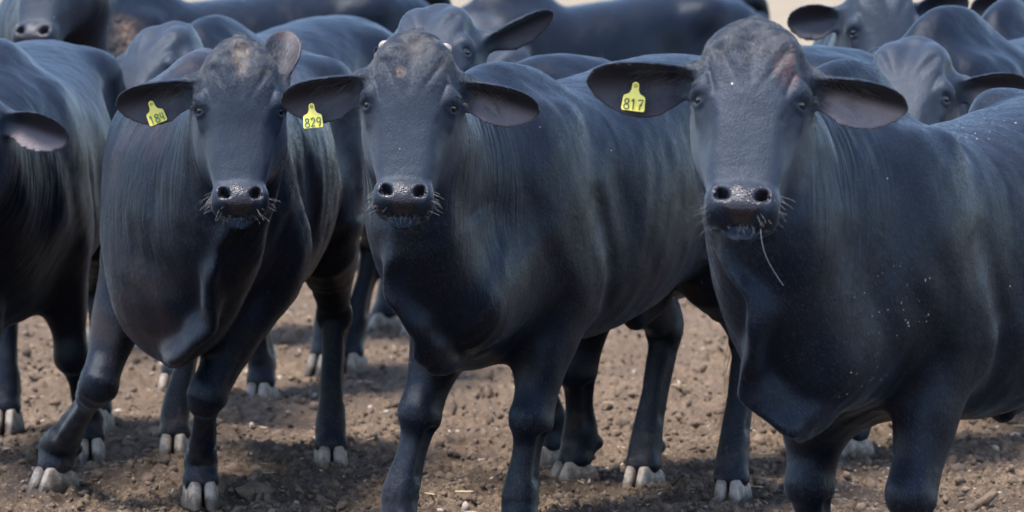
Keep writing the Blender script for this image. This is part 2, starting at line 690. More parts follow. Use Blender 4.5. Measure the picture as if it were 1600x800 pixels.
# ------------------------------------------------------------------ short coat of hair
def coat_material():
    m, n, l, b = new_mat("black coat hair")
    t = NT(n, l)
    hi = t.add("ShaderNodeHairInfo")
    f = t.math('POWER', hi.outputs["Random"], 3.0)
    t.put(b.inputs["Base Color"], t.mix(f, (0.006, 0.008, 0.014, 1), (0.04, 0.045, 0.06, 1)))
    b.inputs["Roughness"].default_value = 0.36
    b.inputs["Specular IOR Level"].default_value = 0.6
    return m


M_COAT = coat_material()


def make_coat(root, V, Q, hq, hm, inside, muz, count, seed, Mh):
    rg = np.random.default_rng(seed + 100)
    A, B, C, D_ = (V[Q[:, i]] for i in range(4))
    nrm = np.cross(C - A, D_ - B)
    area = np.linalg.norm(nrm, axis=1) * .5 + 1e-12
    nrm /= (2 * area)[:, None]
    av = lambda a: a[Q].mean(1)
    hmf, inf, mzf, hqf = av(hm), av(inside), av(muz), av(hq)
    w = area * (1 - hmf) * .35 + area * 1.6 * hmf * np.clip((.22 - hqf[:, 1]) * 8, .0, 1) * (1 - np.clip(mzf * 1.5, 0, 1)) * (1 - .85 * np.clip(inf * 3, 0, 1))
    pick = rg.choice(len(Q), count, p=w / w.sum())
    u, v = rg.random((2, count, 1))
    P = (A[pick] * (1 - u) + B[pick] * u) * (1 - v) + (D_[pick] * (1 - u) + C[pick] * u) * v
    Nn = nrm[pick]
    hh = hmf[pick]
    body = np.tile(np.array([-.75, 0, -.6]), (count, 1))
    low = np.clip((.7 - P[:, 2]) / .2, 0, 1)[:, None]
    body = body * (1 - low) + np.array([-.15, 0, -1.0]) * low
    l, t = hqf[pick, 0], hqf[pick, 1]
    fx = np.clip(l * 9, -1, 1) * .7 + .7 * np.sin(t * 95 + l * 40 + seed) * np.clip((.22 - t) * 8, 0, 1)
    ft = np.clip((t - .17) * 12, -1, 1)
    face = np.stack([fx, ft, 0 * fx], 1) @ Mh.T
    fl = body * (1 - hh[:, None]) + face * hh[:, None]
    fl += rg.normal(size=(count, 3)) * .22
    fl -= np.einsum('ij,ij->i', fl, Nn)[:, None] * Nn
    fl /= np.linalg.norm(fl, axis=1)[:, None] + 1e-9
    fore = hh * np.clip((.20 - t) * 10, 0, 1)
    ln = (rg.uniform(.007, .012, count) + fore * rg.uniform(.001, .007, count))[:, None]
    lift = rg.uniform(.03, .09, (count, 1)) + fore[:, None] * .22
    side = np.cross(fl, Nn)
    curl = (rg.normal(size=(count, 1)) * .25)
    K = 4
    pts = np.empty((count, K, 3), F32)
    for k in range(K):
        x = k / (K - 1)
        pts[:, k] = P - Nn * .0002 + fl * ln * x + Nn * ln * lift * (x - .45 * x * x) + side * ln * curl * x * x
    hc = bpy.data.hair_curves.new("coat")
    hc.add_curves([K] * count)
    hc.attributes["position"].data.foreach_set("vector", pts.ravel())
    rad = hc.attributes.new("radius", 'FLOAT', 'POINT')
    r = np.tile(np.array([.00026, .00026, .0002, .00006], F32), count)
    rad.data.foreach_set("value", r)
    hc.materials.append(M_COAT)
    return link("coat", hc, root)


# ------------------------------------------------------------------ the cow
def Rz(a):
    c, s = math.cos(a), math.sin(a)
    return np.array([[c, -s, 0], [s, c, 0], [0, 0, 1.0]])


def make_cow(name, label, front, hind, S=1.0, head=None, feet=None, hump=0.09, dewlap=0.12, res=0.014, head_res=None,
             brown=0.2, ears=None, tag=None, seed=1, patches=(), mud=None, horn_buds=False, whiskers=False, flip=False,
             dew_pts=None, neck_up=0.0, folds=1.0, coat=0, patch_col=(0.15, 0.105, 0.075, 1), hump_x=.50, knees=None, chaff=(), brisket=0, dew_w=1.0, dew_amp=1.0, extra=(), sheath_x=-.36, tail_y=.01, sheath=True, belly=0.0, back=0.0, wide=1.0, group="black cattle standing in the herd"):
    front, hind = np.array([*front, 0.0]), np.array([*hind, 0.0])
    fwd = unit(front - hind)
    yaw = math.atan2(fwd[1], fwd[0])
    # the local origin lies so that front hooves are at local x=.50, hind at about -.70
    org = front - fwd * 0.50 * S
    Rm = Rz(yaw)
    toL = lambda p: (np.asarray(p, float) - org) @ Rm          # world -> local
    dirL = lambda d: unit(np.asarray(d, float) @ Rm)
    s = S
    prims = []

    def add(p, k):
        prims.append((p, k))

    # trunk -----------------------------------------------------------------
    tab = np.array([
        # x     top   bottom  half-width
        [-.90, 1.16, 1.02, .03],
        [-.865, 1.26, .88, .13],
        [-.76, 1.325, .78, .215],
        [-.60, 1.365, .74, .255],
        [-.42, 1.365, .70, .270],
        [-.20, 1.335, .655, .290],
        [.03, 1.305, .58, .315],
        [.25, 1.285, .55, .305],
        [.42, 1.315, .55, .275],
        [.58, 1.31, .57, .250],
        [.72, 1.26, .60, .215],
        [.84, 1.16, .66, .160],
        [.93, 1.02, .76, .09],
        [.96, .92, .84, .03]])
    tab[:, 2] -= belly * np.exp(-((tab[:, 0] + .05) / .35) ** 2)
    tab[:, 1] += back
    x, zt, zb, w = tab.T
    zc = zb + (zt - zb) * 0.50
    C = np.stack([x, 0 * x, zc], 1) * s
    add(Sweep(C, np.array([0, 0, 1.]), w * s * wide, (zt - zc) * s, (zc - zb) * s, 26, 2.35), 0.05)
    # backbone, hooks, pins, hump
    add(Ell(np.array([hump_x, 0, 1.24 + hump * .5]) * s, np.array([.21, .08, .10 + hump * .5]) * s), 0.10 * s)
    for sg in (-1, 1):
        add(Ell(np.array([-.47, sg * .205, 1.25]) * s, np.array([.10, .07, .07]) * s), 0.10 * s)     # hook bones
        add(Ell(np.array([-.83, sg * .10, 1.17]) * s, np.array([.06, .06, .09]) * s), 0.09 * s)      # pin bones
        add(Ell(np.array([.60, sg * .165, .98]) * s, np.array([.17, .105, .27]) * s, None), 0.09 * s)  # shoulder
        add(Ell(np.array([.76, sg * .135, .86]) * s, np.array([.09, .09, .12]) * s, None), 0.08 * s)   # point of shoulder
        add(Ell(np.array([.42, sg * .185, .80]) * s, np.array([.15, .09, .15]) * s, None), 0.07 * s)   # triceps
        add(Ell(np.array([-.62, sg * .175, .98]) * s, np.array([.24, .11, .30]) * s, None), 0.08 * s)  # thigh
    for sg in (-1, 1):
        add(Ell(np.array([-.27, sg * .335, 1.10]) * s, np.array([.13, .075, .12]) * s), -.08 * s)       # hollow of the flank
        add(Ell(np.array([.30, sg * .365, .98]) * s, np.array([.055, .07, .26]) * s), -.07 * s)         # crease behind the shoulder
        add(Ell(np.array([.335, sg * .30, .66]) * s, np.array([.04, .05, .10]) * s), -.05 * s)           # behind the elbow
    for sg in (-1, 1):
        for a_, b_, r_, k_ in (((.47, .175, 1.20), (.66, .195, .90), .035, .075), ((.66, .205, .90), (.50, .205, .74), .040, .05),
                               ((.44, .315, .98), (.36, .30, .80), .022, -.07),
                               ((-.30, .285, .80), (-.48, .255, .66), .03, -.07), ((-.52, .25, 1.16), (-.46, .27, .92), .03, .06)):
            a_, b_ = np.array(a_) * [1, sg, 1] * s, np.array(b_) * [1, sg, 1] * s
            cp = Cap(a_, b_, r_ * s)
            cp.lo, cp.hi = np.minimum(a_, b_) - .05, np.maximum(a_, b_) + .05
            add(cp, k_ * s)
    if sheath:
        add(Ell(np.array([sheath_x, 0, .66 - belly * .8]) * s, np.array([.15, .05, .07]) * s), 0.07 * s)
        add(Cap(np.array([sheath_x, 0, .63 - belly]) * s, np.array([sheath_x + .06, 0, .585 - belly]) * s, .044 * s, .036 * s), 0.05 * s)
    # tail
    tl = np.array([[-.80, 0, 1.31], [-.90, 0, 1.29], [-.935, 0, 1.12], [-.93, tail_y * .6, .85], [-.95, tail_y, .58], [-.96, tail_y, .36]]) * s
    add(Sweep(tl, np.array([0, 1., 0]), np.array([.05, .038, .028, .02, .014, .007]) * s, np.array([.05, .04, .03, .02, .014, .007]) * s, np.array([.05, .04, .03, .02, .014, .007]) * s, 12, 2), 0.03 * s)

    # legs ------------------------------------------------------------------
    hooves = []
    fd = {'fl': (.50, .17), 'fr': (.50, -.17), 'hl': (-.70, .16), 'hr': (-.72, -.16)}
    feet = feet or {}
    for key, (dx, dy) in fd.items():
        hy = 0.0
        if key in feet:
            ft = feet[key]
            F_ = toL([ft[0], ft[1], 0])
            hy = ft[2] if len(ft) > 2 else 0.0
        else:
            F_ = np.array([dx, dy, 0]) * s
        sg = 1 if key[1] == 'l' else -1
        h = np.array([math.cos(hy), math.sin(hy), 0])          # where the hoof points
        X, Z = np.array([1., 0, 0]), np.array([0, 0, 1.])
        fet = F_ - h * .042 * s + Z * .145 * s
        pas = F_ - h * .034 * s + Z * .112 * s
        cor = F_ - h * .026 * s + Z * .080 * s
        if key[0] == 'f':
            elb = np.array([.46, sg * .165, .76]) * s
            top = np.array([.56, sg * .155, 1.0]) * s
            kn = F_ + (elb - F_) * .47 + X * .025 * s
            kn[2] = .365 * s
            if knees and key in knees:
                kn = toL(at(*knees[key]))
                elb = elb + np.array([0, sg * .05, 0]) * s
            can = (kn + fet) / 2 + Z * 0
            fa = elb * .55 + kn * .45
            lowfa = elb * .2 + kn * .8
            cu = kn * .8 + fet * .2
            pts = [top, elb, fa, lowfa, kn, cu, can, fet, pas, cor, cor - Z * .02 * s]
            hw = np.array([.10, .100, .082, .058, .056, .044, .041, .050, .050, .056, .046]) * s
            ff = np.array([.13, .125, .092, .062, .070, .046, .042, .056, .050, .054, .044]) * s
            fb = np.array([.13, .125, .090, .062, .056, .048, .046, .060, .056, .048, .038]) * s
        else:
            hip = np.array([-.60, sg * .16, 1.02]) * s
            sti = np.array([-.45, sg * .19, .80]) * s
            hock = F_ - X * .11 * s
            hock[2] = .50 * s
            hock[1] = F_[1] * .75 + sg * .16 * s * .25
            gas = sti * .5 + hock * .5 - X * .02 * s
            lg = sti * .18 + hock * .82
            can = (hock + fet) / 2
            cu = hock * .8 + fet * .2
            pts = [hip, sti, gas, lg, hock, cu, can, fet, pas, cor, cor - Z * .02 * s]
            hw = np.array([.11, .115, .082, .054, .048, .042, .039, .048, .048, .055, .046]) * s
            ff = np.array([.20, .16, .115, .060, .054, .048, .042, .048, .048, .054, .044]) * s
            fb = np.array([.20, .18, .125, .075, .070, .058, .048, .060, .056, .048, .038]) * s
        U = [X, X, X, X, X, X, X * .7 + h * .3, h, h + Z * .4, h + Z * .4, h]
        add(Sweep(np.array(pts), np.array(U), hw, ff, fb, 24, 2.4), 0.055 * s if key[0] == 'f' else .06 * s)
        up_ = kn if key[0] == 'f' else hock
        if key[0] == 'f':
            add(Ell(kn + X * .030 * s + Z * .004 * s, np.array([.036, .041, .046]) * s), .03 * s)
            for q in (-1, 1):
                add(Ell(kn + np.array([.0, q * .035, -.012]) * s, np.array([.034, .022, .030]) * s), .018 * s)
        else:
            add(Ell(hock + np.array([-.052, 0, .035]) * s, np.array([.030, .026, .065]) * s), .025 * s)
            for q in (-1, 1):
                add(Ell(hock + np.array([.01, q * .038, -.01]) * s, np.array([.034, .020, .036]) * s), .018 * s)
                add(Ell(hock + np.array([-.030, q * .050, .08]) * s, np.array([.020, .018, .06]) * s), -.025 * s)
        for q in (-1, 1):      # hollow between cannon bone and tendons
            o_ = np.array([-.004, q * .052, 0]) * s
            pa, pb = up_ * .78 + fet * .22 + o_, up_ * .25 + fet * .75 + o_
            cp = Cap(pa, pb, .020 * s)
            cp.lo, cp.hi = np.minimum(pa, pb) - .03, np.maximum(pa, pb) + .03
            add(cp, -.018 * s)
        for q in (-1, 1):   # dew claws
            side = np.array([-h[1], h[0], 0])
            add(Ell(fet - h * .055 * s + side * q * .03 * s - Z * .012 * s, np.array([.018, .015, .022]) * s), .012 * s)
        hooves.append((F_, hy))

    # head frame --------------------------------------------------------------
    hd = head
    if 'eye' in hd:
        u, v, d = hd['eye']
        eye_mid = at(u, v, d)
    ps, ph, ro = R(hd.get('yaw', 0)), R(hd.get('pitch', 25)), R(hd.get('roll', 0))
    N = np.array([0, -math.cos(ph), math.sin(ph)])
    D = np.array([0, -math.sin(ph), -math.cos(ph)])
    L = np.array([1.0, 0, 0])
    # roll about N, then yaw about z
    L, D = L * math.cos(ro) + D * math.sin(ro), D * math.cos(ro) - L * math.sin(ro)
    Y = Rz(ps)
    N, D, L = Y @ N, Y @ D, Y @ L
    hs = hd.get('size', 1.0)
    O = eye_mid - hs * (.205 * D + .03 * N)
    Oh = toL(O)
    Mh = np.stack([dirL(L), dirL(D), dirL(N)], 1)             # columns: lateral, down the face, out of the face
    H = lambda l, t, n: Oh + Mh @ (np.array([l, t, n]) * hs)
    hp = []

    def hadd(p, k, neg=False):
        hp.append((p, k, neg))

    ht = np.array([
        # t     n+    n-    half-width
        [-.032, .008, .03, .025],
        [-.014, .036, .07, .062],
        [.03, .060, .11, .096],
        [.09, .074, .14, .118],
        [.15, .080, .16, .124],
        [.21, .078, .175, .116],
        [.28, .068, .178, .108],
        [.35, .058, .155, .096],
        [.42, .052, .12, .080],
        [.47, .054, .09, .079],
        [.498, .048, .078, .077],
        [.518, .034, .062, .066],
        [.532, .010, .030, .040]])
    t_, n1, n0, w_ = ht.T
    w_ = w_ * np.interp(t_, [0, .2, .45, .55], hd.get('widths', (1, 1, 1, 1)))
    n1 = n1 + hd.get('roman', 0) * np.exp(-((t_ - .3) / .1) ** 2)
    Ch = np.array([Oh + Mh @ (np.array([0, a, 0]) * hs) for a in t_])
    hadd(Sweep(Ch, Mh[:, 2], w_ * hs, n1 * hs, n0 * hs, 26, 3.0), .03 * hs)
    Me = Mh
    E = lambda l, t, n, a, b, c, M=None: Ell(H(l, t, n), np.array([a, b, c]) * hs, Mh if M is None else M)
    for sg in (-1, 1):
        hadd(E(sg * .055, .100, .042, .048, .075, .048), .03 * hs)       # frontal boss
        hadd(E(sg * .070, .23, -.085, .048, .12, .085), .04 * hs)         # cheek
        hadd(E(sg * .108, .180, .028, .030, .040, .042), .025 * hs)       # brow
        hadd(E(sg * .104, .235, .018, .020, .030, .030), .02 * hs)        # lower orbit
        hadd(E(sg * .119, .315, .062, .036, .10, .048), .026 * hs, True)  # hollow beside the nose
        hadd(E(sg * .128, .115, .040, .022, .040, .030), .03 * hs, True)  # hollow above the eye
        hadd(E(sg * .060, .475, .028, .024, .034, .032), .016 * hs)       # side of the nostril
        hadd(E(sg * .050, .500, .004, .030, .026, .046), .02 * hs)        # lip
    hadd(E(0, .006, .012, .045, .030, .042), .03 * hs)                    # poll
    hadd(Cap(H(0, .030, .092), H(0, .175, .096), .020 * hs, .010 * hs), .025 * hs, True)
    for sg in (-1, 1):
        hadd(Cap(H(sg * .022, .20, .090), H(sg * .078, .10, .088), .004 * hs, .008 * hs), .018 * hs, True)
        hadd(Cap(H(sg * .084, .205, .074), H(sg * .098, .15, .070), .004 * hs, .004 * hs), .012 * hs, True)   # crease of the forehead
    hadd(E(0, .500, -.055, .045, .026, .032), .02 * hs)                   # chin
    hadd(E(0, .480, .046, .055, .036, .020), .02 * hs)                    # muzzle pad
    # eyes
    eyes = []
    for sg in (-1, 1):
        ec = H(sg * .110, .205, .030)
        ed = unit(Mh @ np.array([sg * .78, .05, .62]))
        hadd(Ell(ec + ed * .010 * hs, np.array([.0225, .0225, .0225]) * hs), .008 * hs, True)
        hadd(Torus(ec + ed * .010 * hs, ed, .0178 * hs, .0046 * hs, squash=1.0), .010 * hs)
        ub = Mh @ np.array([0, -1., 0])
        hadd(Ell(ec + ed * .0135 * hs + ub * .0105 * hs, np.array([.027, .0115, .0130]) * hs, np.stack([np.cross(ub, ed), ub, ed], 1)), .012 * hs)  # upper lid hood
        hadd(Cap(H(sg * .100, .235, .066), H(sg * .082, .270, .062), .006 * hs, .004 * hs), .014 * hs, True)   # tear groove
        hadd(Cap(H(sg * .118, .248, .045), H(sg * .090, .262, .070), .005 * hs, .004 * hs), .010 * hs, True)
        eyes.append((ec, ed))
    # nostrils and mouth
    for sg in (-1, 1):
        a = R(38) * sg
        M2 = Mh @ np.array([[math.cos(a), -math.sin(a), 0], [math.sin(a), math.cos(a), 0], [0, 0, 1]])
        hadd(Ell(H(sg * .044, .472, .062), np.array([.0125, .0200, .050]) * hs, M2), .008 * hs, True)
        hadd(Cap(H(sg * .052, .486, .062), H(sg * .068, .474, .042), .0065 * hs, .003 * hs), .008 * hs, True)
        hadd(Cap(H(sg * .030, .533, .006), H(0, .533, .012), .0045 * hs), .008 * hs, True)
        hadd(Cap(H(sg * .030, .533, .006), H(sg * .066, .517, -.020), .0045 * hs), .008 * hs, True)
        hadd(Cap(H(sg * .066, .517, -.020), H(sg * .088, .465, -.055), .0045 * hs, .003), .008 * hs, True)

    # ears ------------------------------------------------------------------
    ear_fr = []
    ear_pale = []
    ears = ears or {}
    for sg, key in ((1, 'l'), (-1, 'r')):
        default = dict(e=L * sg * 1.0 - D * -.15 - N * .25, m=N * .9 + D * .25, L=.225, W=.064)
        de = dict(default)
        de.update(ears.get(key, {}))
        e = dirL(de['e'])
        mm = dirL(de['m'])
        mm = unit(mm - (mm @ e) * e)
        ww = np.cross(mm, e)
        base = H(sg * .108, .100, -.035)
        ear_fr.append((base, e, mm, ww, de['L'] * hs, de['W'] * hs, de.get('droop', 0.0), de.get('cup', 1.0)))
        ear_pale.append(de.get('pale', .16))
    th = max(.0062, (head_res or res) * 1.1)

    def ear_sdf(P, fr):
        base, e, mm, ww, Le, We, droop, cup = fr
        q = P - base.astype(F32)
        a = q @ e.astype(F32)
        u = q @ ww.astype(F32)
        v = q @ mm.astype(F32)
        t = a / Le
        prof = 1.12 * np.interp(t, [0, .12, .25, .4, .55, .7, .82, .92, 1.0], [.40, .46, .72, .95, 1.0, .93, .76, .52, 0.03]).astype(F32) * We
        cen = droop * t * t * Le
        uu = u - cen
        kap = np.interp(t, [0, .2, .45, .8, 1], [16, 14, 11, 8, 5]).astype(F32) * cup / hs
        mid = kap * uu * uu + .10 * Le * t * t
        sl = np.sqrt(1 + (2 * kap * uu) ** 2)
        d = np.abs(v - mid) / sl - th * (1 - .25 * np.clip(t, 0, 1))
        ed = (np.abs(uu) - prof) * .8
        d = smax(d, ed, .007)
        d = smax(d, a - Le, .01)
        d = smax(d, -a - .0, .02)
        return d

    for fr in ear_fr:
        base, e = fr[0], fr[1]
        hadd(Cap(base - e * .03 * hs, base + e * .035 * hs - fr[2] * .010 * hs, .044 * hs, .034 * hs), .03 * hs)
        hadd(Ell(base + e * .060 * hs + fr[2] * .03 * hs, np.array([.035, .02, .03]) * hs, np.stack([e, fr[3], fr[2]], 1)), .015 * hs, True)
        hp.append((lambda P, fr=fr: ear_sdf(P, fr), .018 * hs, False))

    # neck ------------------------------------------------------------------
    nb = np.array([.56, 0, 1.02 + back * .5]) * s
    nb2 = np.array([.76, 0, 1.07 + neck_up]) * s
    ne0 = H(0, .15, -.13)
    ne1 = H(0, .13, -.03)
    tin = Mh @ np.array([0, .25, -1.0])
    mid = (nb2 + ne0) / 2 + unit(tin) * .06 * s
    Cn = np.array([nb, nb2, mid, ne0, ne1])
    mid += np.array([0, 0, .01]) * s
    upl = unit(np.array([-.35, 0, 1.]))
    ne_t = unit(ne0 - nb2)
    upm = unit(np.array([-.8, 0, 1.]) * .6 - Mh[:, 1] * .4)
    hu = -Mh[:, 1]
    Un = np.array([upl, upl, upm, hu, hu])
    neck = Sweep(Cn, Un, np.array([.22, .20, .165, .122, .07]) * s, np.array([.24, .205, .155, .11, .06]) * s, np.array([.40, .40, .34, .20, .08]) * s, 18, 2.1)
    for j in range(1, 17, 1):
        T_, U_ = neck.T[j], neck.U[j]
        U_ = unit(U_ - (U_ @ T_) * T_)
        hgt = (neck.ht[j] + neck.hb[j]) / 2
        add(Ell(neck.C[j] + U_ * (neck.ht[j] - neck.hb[j]) / 2, (.10 * s, neck.hw[j] - .018 * s, hgt - .018 * s), np.stack([T_, np.cross(U_, T_), U_], 1)), .085 * s)
    # dewlap sheet: throat -> brisket -> between the fore legs
    if dew_pts is None:
        thr = H(0, .30, -.16)
        low = np.array([.80, 0, .60 - dewlap * .6]) * s
        dp = [thr, thr * .6 + low * .4 + np.array([.06, 0, 0]) * s, low, np.array([.64, 0, .52 - dewlap * .35]) * s, np.array([.45, 0, .55]) * s]
    else:
        thr = H(0, .30, -.16)
        dp = [thr] + [toL(at(*p)) for p in dew_pts]
    dp = np.array(dp)
    nd = len(dp)
    Ud = np.array([[-.6, 0, .8]] * nd)
    Ud[-1] = (0, 0, 1)
    Ud[0] = (-.9, 0, .3)
    dwid = np.interp(np.linspace(0, 1, nd), [0, .3, .7, 1], [.020, .022, .036, .04]) * s * dew_w
    dtop = np.interp(np.linspace(0, 1, nd), [0, .3, .7, 1], [.05, .12, .16, .12]) * s
    dbot = np.interp(np.linspace(0, 1, nd), [0, .25, .5, .75, 1], [.03, .05, .065, .06, .02]) * s
    dew = Sweep(dp, Ud, dwid, dtop, dbot, 20, 2.0)
    sd_ = seed * 1.7
    # the broad front of the neck that carries it
    Ud_ = Ud / np.linalg.norm(Ud, axis=1)[:, None]
    fp = dp + Ud_ * np.interp(np.linspace(0, 1, nd), [0, .3, 1], [.07, .155, .17])[:, None] * s
    fw = np.interp(np.linspace(0, 1, nd), [0, .15, .3, .7, 1], [.085, .12, .125, .135, .12]) * s
    add(Sweep(fp, Ud, fw, fw * 1.3, np.interp(np.linspace(0, 1, nd), [0, .3, 1], [.06, .125, .14]) * s, 18, 2.0), .12 * s)

    def dew_f(P):
        Q = P.copy()
        # slack skin hangs in folds
        Q[:, 1] += (.018 * np.sin(P[:, 2] * 17 + P[:, 0] * 9 + sd_) + .005 * np.sin(P[:, 2] * 41 - P[:, 0] * 20 + sd_)) * s * dew_amp
        return dew(Q) + (.003 * np.sin(P[:, 2] * 55 + P[:, 0] * 30 + sd_)).astype(F32) * s

    dew_f.lo, dew_f.hi = dew.lo, dew.hi
    prims.append((dew_f, .03 * s))
    if brisket:
        add(Ell(toL(at(*brisket[0])), np.array(brisket[1]) * s), .12 * s)

    for c_, r_ in extra:
        add(Ell(toL(at(*c_)), np.array(r_) * s), .11 * s)
    # ---- full field
    lo_h = np.min([H(*c) for c in [(a, b, c_) for a in (-.16, .16) for b in (-.05, .57) for c_ in (-.2, .11)]], 0)
    hi_h = np.max([H(*c) for c in [(a, b, c_) for a in (-.16, .16) for b in (-.05, .57) for c_ in (-.2, .11)]], 0)
    for fr in ear_fr:
        for a in (0, 1):
            for w in (-1, 1):
                p = fr[0] + fr[1] * fr[4] * a + fr[3] * fr[5] * w + fr[2] * .03
                lo_h = np.minimum(lo_h, p - .01)
                hi_h = np.maximum(hi_h, p + .01)
    hc, hr = (lo_h + hi_h) / 2, (hi_h - lo_h) / 2 * 1.1 + .13

    def lumps(P):
        x, y, z = P.T
        rib = .0013 * np.sin((x + .25 * z) * 82 / s) * np.exp(-((x / s - .05) / .2) ** 4 - ((z / s - .95) / .25) ** 4)
        return rib.astype(F32) * s + (.0020 * np.sin(x * 19 + z * 7 + sd_) * np.sin(z * 23 - x * 5 + y * 9 + sd_ * 2) + .0012 * np.sin(x * 37 - y * 21 + sd_) * np.sin(z * 31 + y * 27)
                + .0008 * np.sin(x * 66 + z * 22 + sd_) * np.sin(z * 40 - y * 50)).astype(F32) * s

    def field(P):
        d = None
        for p, k in prims:
            if d is None:
                d = p(P)
                continue
            mk = np.ones(len(P), bool)
            if hasattr(p, 'lo'):
                mg = 2.5 * abs(k) + .14
                mk = ((P > (p.lo - mg).astype(F32)) & (P < (p.hi + mg).astype(F32))).all(1)
            if mk.any():
                v = p(P[mk])
                d[mk] = smin(d[mk], v, k) if k > 0 else smax(d[mk], -v, -k)
        d = d + lumps(P)
        near = (np.abs(P - hc.astype(F32)) < hr.astype(F32)).all(1)
        if near.any():
            Pn = P[near]
            g = None
            for p, k, neg in hp:
                if g is None:
                    g = p(Pn)
                elif neg:
                    g = smax(g, -p(Pn), k)
                else:
                    g = smin(g, p(Pn), k)
            rim = (np.abs(Pn - hc.astype(F32)) / hr.astype(F32)).max(1)
            g = g + np.clip((rim - .8) / .2, 0, 1) * .25
            dn = smin(d[near], g, .045 * hs)
            # carve the face details again where neck flesh would fill them
            d = d.copy()
            d[near] = dn
        return d.astype(F32)

    mn = np.array([-1.0, -.42, .0]) * s
    mx = np.array([1.05, .42, 1.55]) * s
    mn = np.minimum(mn, lo_h - .05)
    mx = np.maximum(mx, hi_h + .05)
    for F_, _ in hooves:
        mn[:2] = np.minimum(mn[:2], F_[:2] - .12)
        mx[:2] = np.maximum(mx[:2], F_[:2] + .12)
    mn[2] = .01
    if head_res:
        ax = tuple(axis(mn[i], mx[i], res, lo_h[i] - .02, hi_h[i] + .02, head_res) for i in range(3))
    else:
        ax = tuple(axis(mn[i], mx[i], res) for i in range(3))
    V, Q = polygonise(field, ax)
    V, Q = drop_crumbs(V, Q)
    # relax the skin of the throat and neck, where several forms meet
    E0 = np.concatenate([Q[:, [0, 1]], Q[:, [1, 2]], Q[:, [2, 3]], Q[:, [3, 0]]])
    dg = np.maximum(np.bincount(E0.ravel(), minlength=len(V)), 1)
    hq0 = (V - Oh) @ Mh / hs
    dt = np.linalg.norm((hq0 - [0, .42, -.30]) / [.24, .26, .24], axis=1)
    wt = np.clip((1.25 - dt) * 3, 0, 1) * np.clip((-hq0[:, 2] - .10) / .05, 0, 1)
    wt = (wt * .5)[:, None]
    if wt.max() > 0:
        for _ in range(40 if head_res else 12):
            av_ = np.stack([np.bincount(E0[:, 0], V[E0[:, 1], k], len(V)) + np.bincount(E0[:, 1], V[E0[:, 0], k], len(V)) for k in range(3)], 1) / dg[:, None]
            V = V * (1 - wt) + av_ * wt

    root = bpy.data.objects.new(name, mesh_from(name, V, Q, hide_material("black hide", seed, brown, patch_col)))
    COL.objects.link(root)
    root.location = org
    root.rotation_euler = (0, 0, yaw)
    root['label'], root['category'] = label, "bull"
    if group:
        root['group'] = group
    me = root.data
    # masks for the shader
    q = (V - Oh) @ Mh / hs
    l, t, n = q.T
    sm = lambda x, a, b: np.clip((x - a) / (b - a), 0, 1) ** 2 * (3 - 2 * np.clip((x - a) / (b - a), 0, 1))
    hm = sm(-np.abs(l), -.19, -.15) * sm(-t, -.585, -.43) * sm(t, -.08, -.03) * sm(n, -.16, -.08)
    edge = .010 * np.sin(l * 120) + .455 + 1.4 * np.abs(l) ** 1.5 * 0
    muz = sm(t, edge - .006, edge + .008) * sm(-np.abs(l) - np.maximum(t - .478, 0) * 1.1, -.078, -.064) * sm(n, .0, .02) * sm(-t, -.545, -.53)
    put_attr(me, "muzzle", muz)
    put_attr(me, "head_co", q)
    inside = np.zeros(len(V))
    for fr, pale in zip(ear_fr, ear_pale):
        base, e, mm, ww, Le, We, droop, cup = fr
        r = V - base
        a, u, v = r @ e / Le, r @ ww, r @ mm
        kap = np.interp(a, [0, .2, .45, .8, 1], [16, 14, 11, 8, 5]) * cup / hs
        uu = u - droop * a * a * Le
        off = v - (kap * uu * uu + .10 * Le * a * a)
        low_side = -np.sign((Rm @ ww)[2])
        pat = .09 + pale * sm(low_side * uu / We, -.25, .45)
        inside = np.maximum(inside, pat * sm(off, -.001, .003) * sm(a, .15, .4) * sm(-a, -1.02, -.95) * sm(-np.abs(off), -.03, -.02) * sm(-np.abs(uu), -We * 1.14, -We * .95))
    put_attr(me, "ear_inside", inside)
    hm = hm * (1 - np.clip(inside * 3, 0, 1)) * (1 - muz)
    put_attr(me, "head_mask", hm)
    d1, s1, la, vv = neck(V.astype(F32), True)
    fm = sm(s1, .12, .5) * sm(-s1, -1.0, -.72) * sm(-d1, -.16, -.02) * folds
    fm = fm * (1 - hm)
    E_ = np.concatenate([Q[:, [0, 1]], Q[:, [1, 2]], Q[:, [2, 3]], Q[:, [3, 0]]])
    deg = np.bincount(E_.ravel(), minlength=len(V))
    for _ in range(30):
        fm = .4 * fm + .6 * (np.bincount(E_[:, 0], fm[E_[:, 1]], len(V)) + np.bincount(E_[:, 1], fm[E_[:, 0]], len(V))) / np.maximum(deg, 1)
    put_attr(me, "folds", np.maximum(fm, .10 * (1 - hm) * sm(V[:, 2], .7 * s, 1.0 * s)))
    fdir = unit((ne0 - nb) * [1, 1, .35])
    put_attr(me, "fold_co", np.stack([V @ fdir * 21 / s, V[:, 2] * 2.2, V[:, 1] * 3 + seed], 1))
    pp = np.zeros(len(V))
    for (pl, pt, pr1, pr2, amt) in patches:
        dd = np.hypot((l - pl) / pr1, (t - pt) / pr2)
        pp = np.maximum(pp, amt * sm(-dd, -1.25, -.55) * sm(n, -.1, 0))
    put_attr(me, "pale_patch", pp)
    mm_ = np.zeros(len(V))
    if mud:
        c_, r_ = toL(mud[0]), mud[1]
        dd = np.linalg.norm((V - c_), axis=1) / r_
        mm_ = sm(-dd, -1.2, -.5)
    put_attr(me, "mud", mm_)
    cf = np.zeros(len(V))
    for c_, r_ in chaff:
        dd = np.linalg.norm((V - toL(at(*c_))) / r_, axis=1)
        cf = np.maximum(cf, sm(-dd, -1.0, -.4))
    put_attr(me, "chaff", cf)

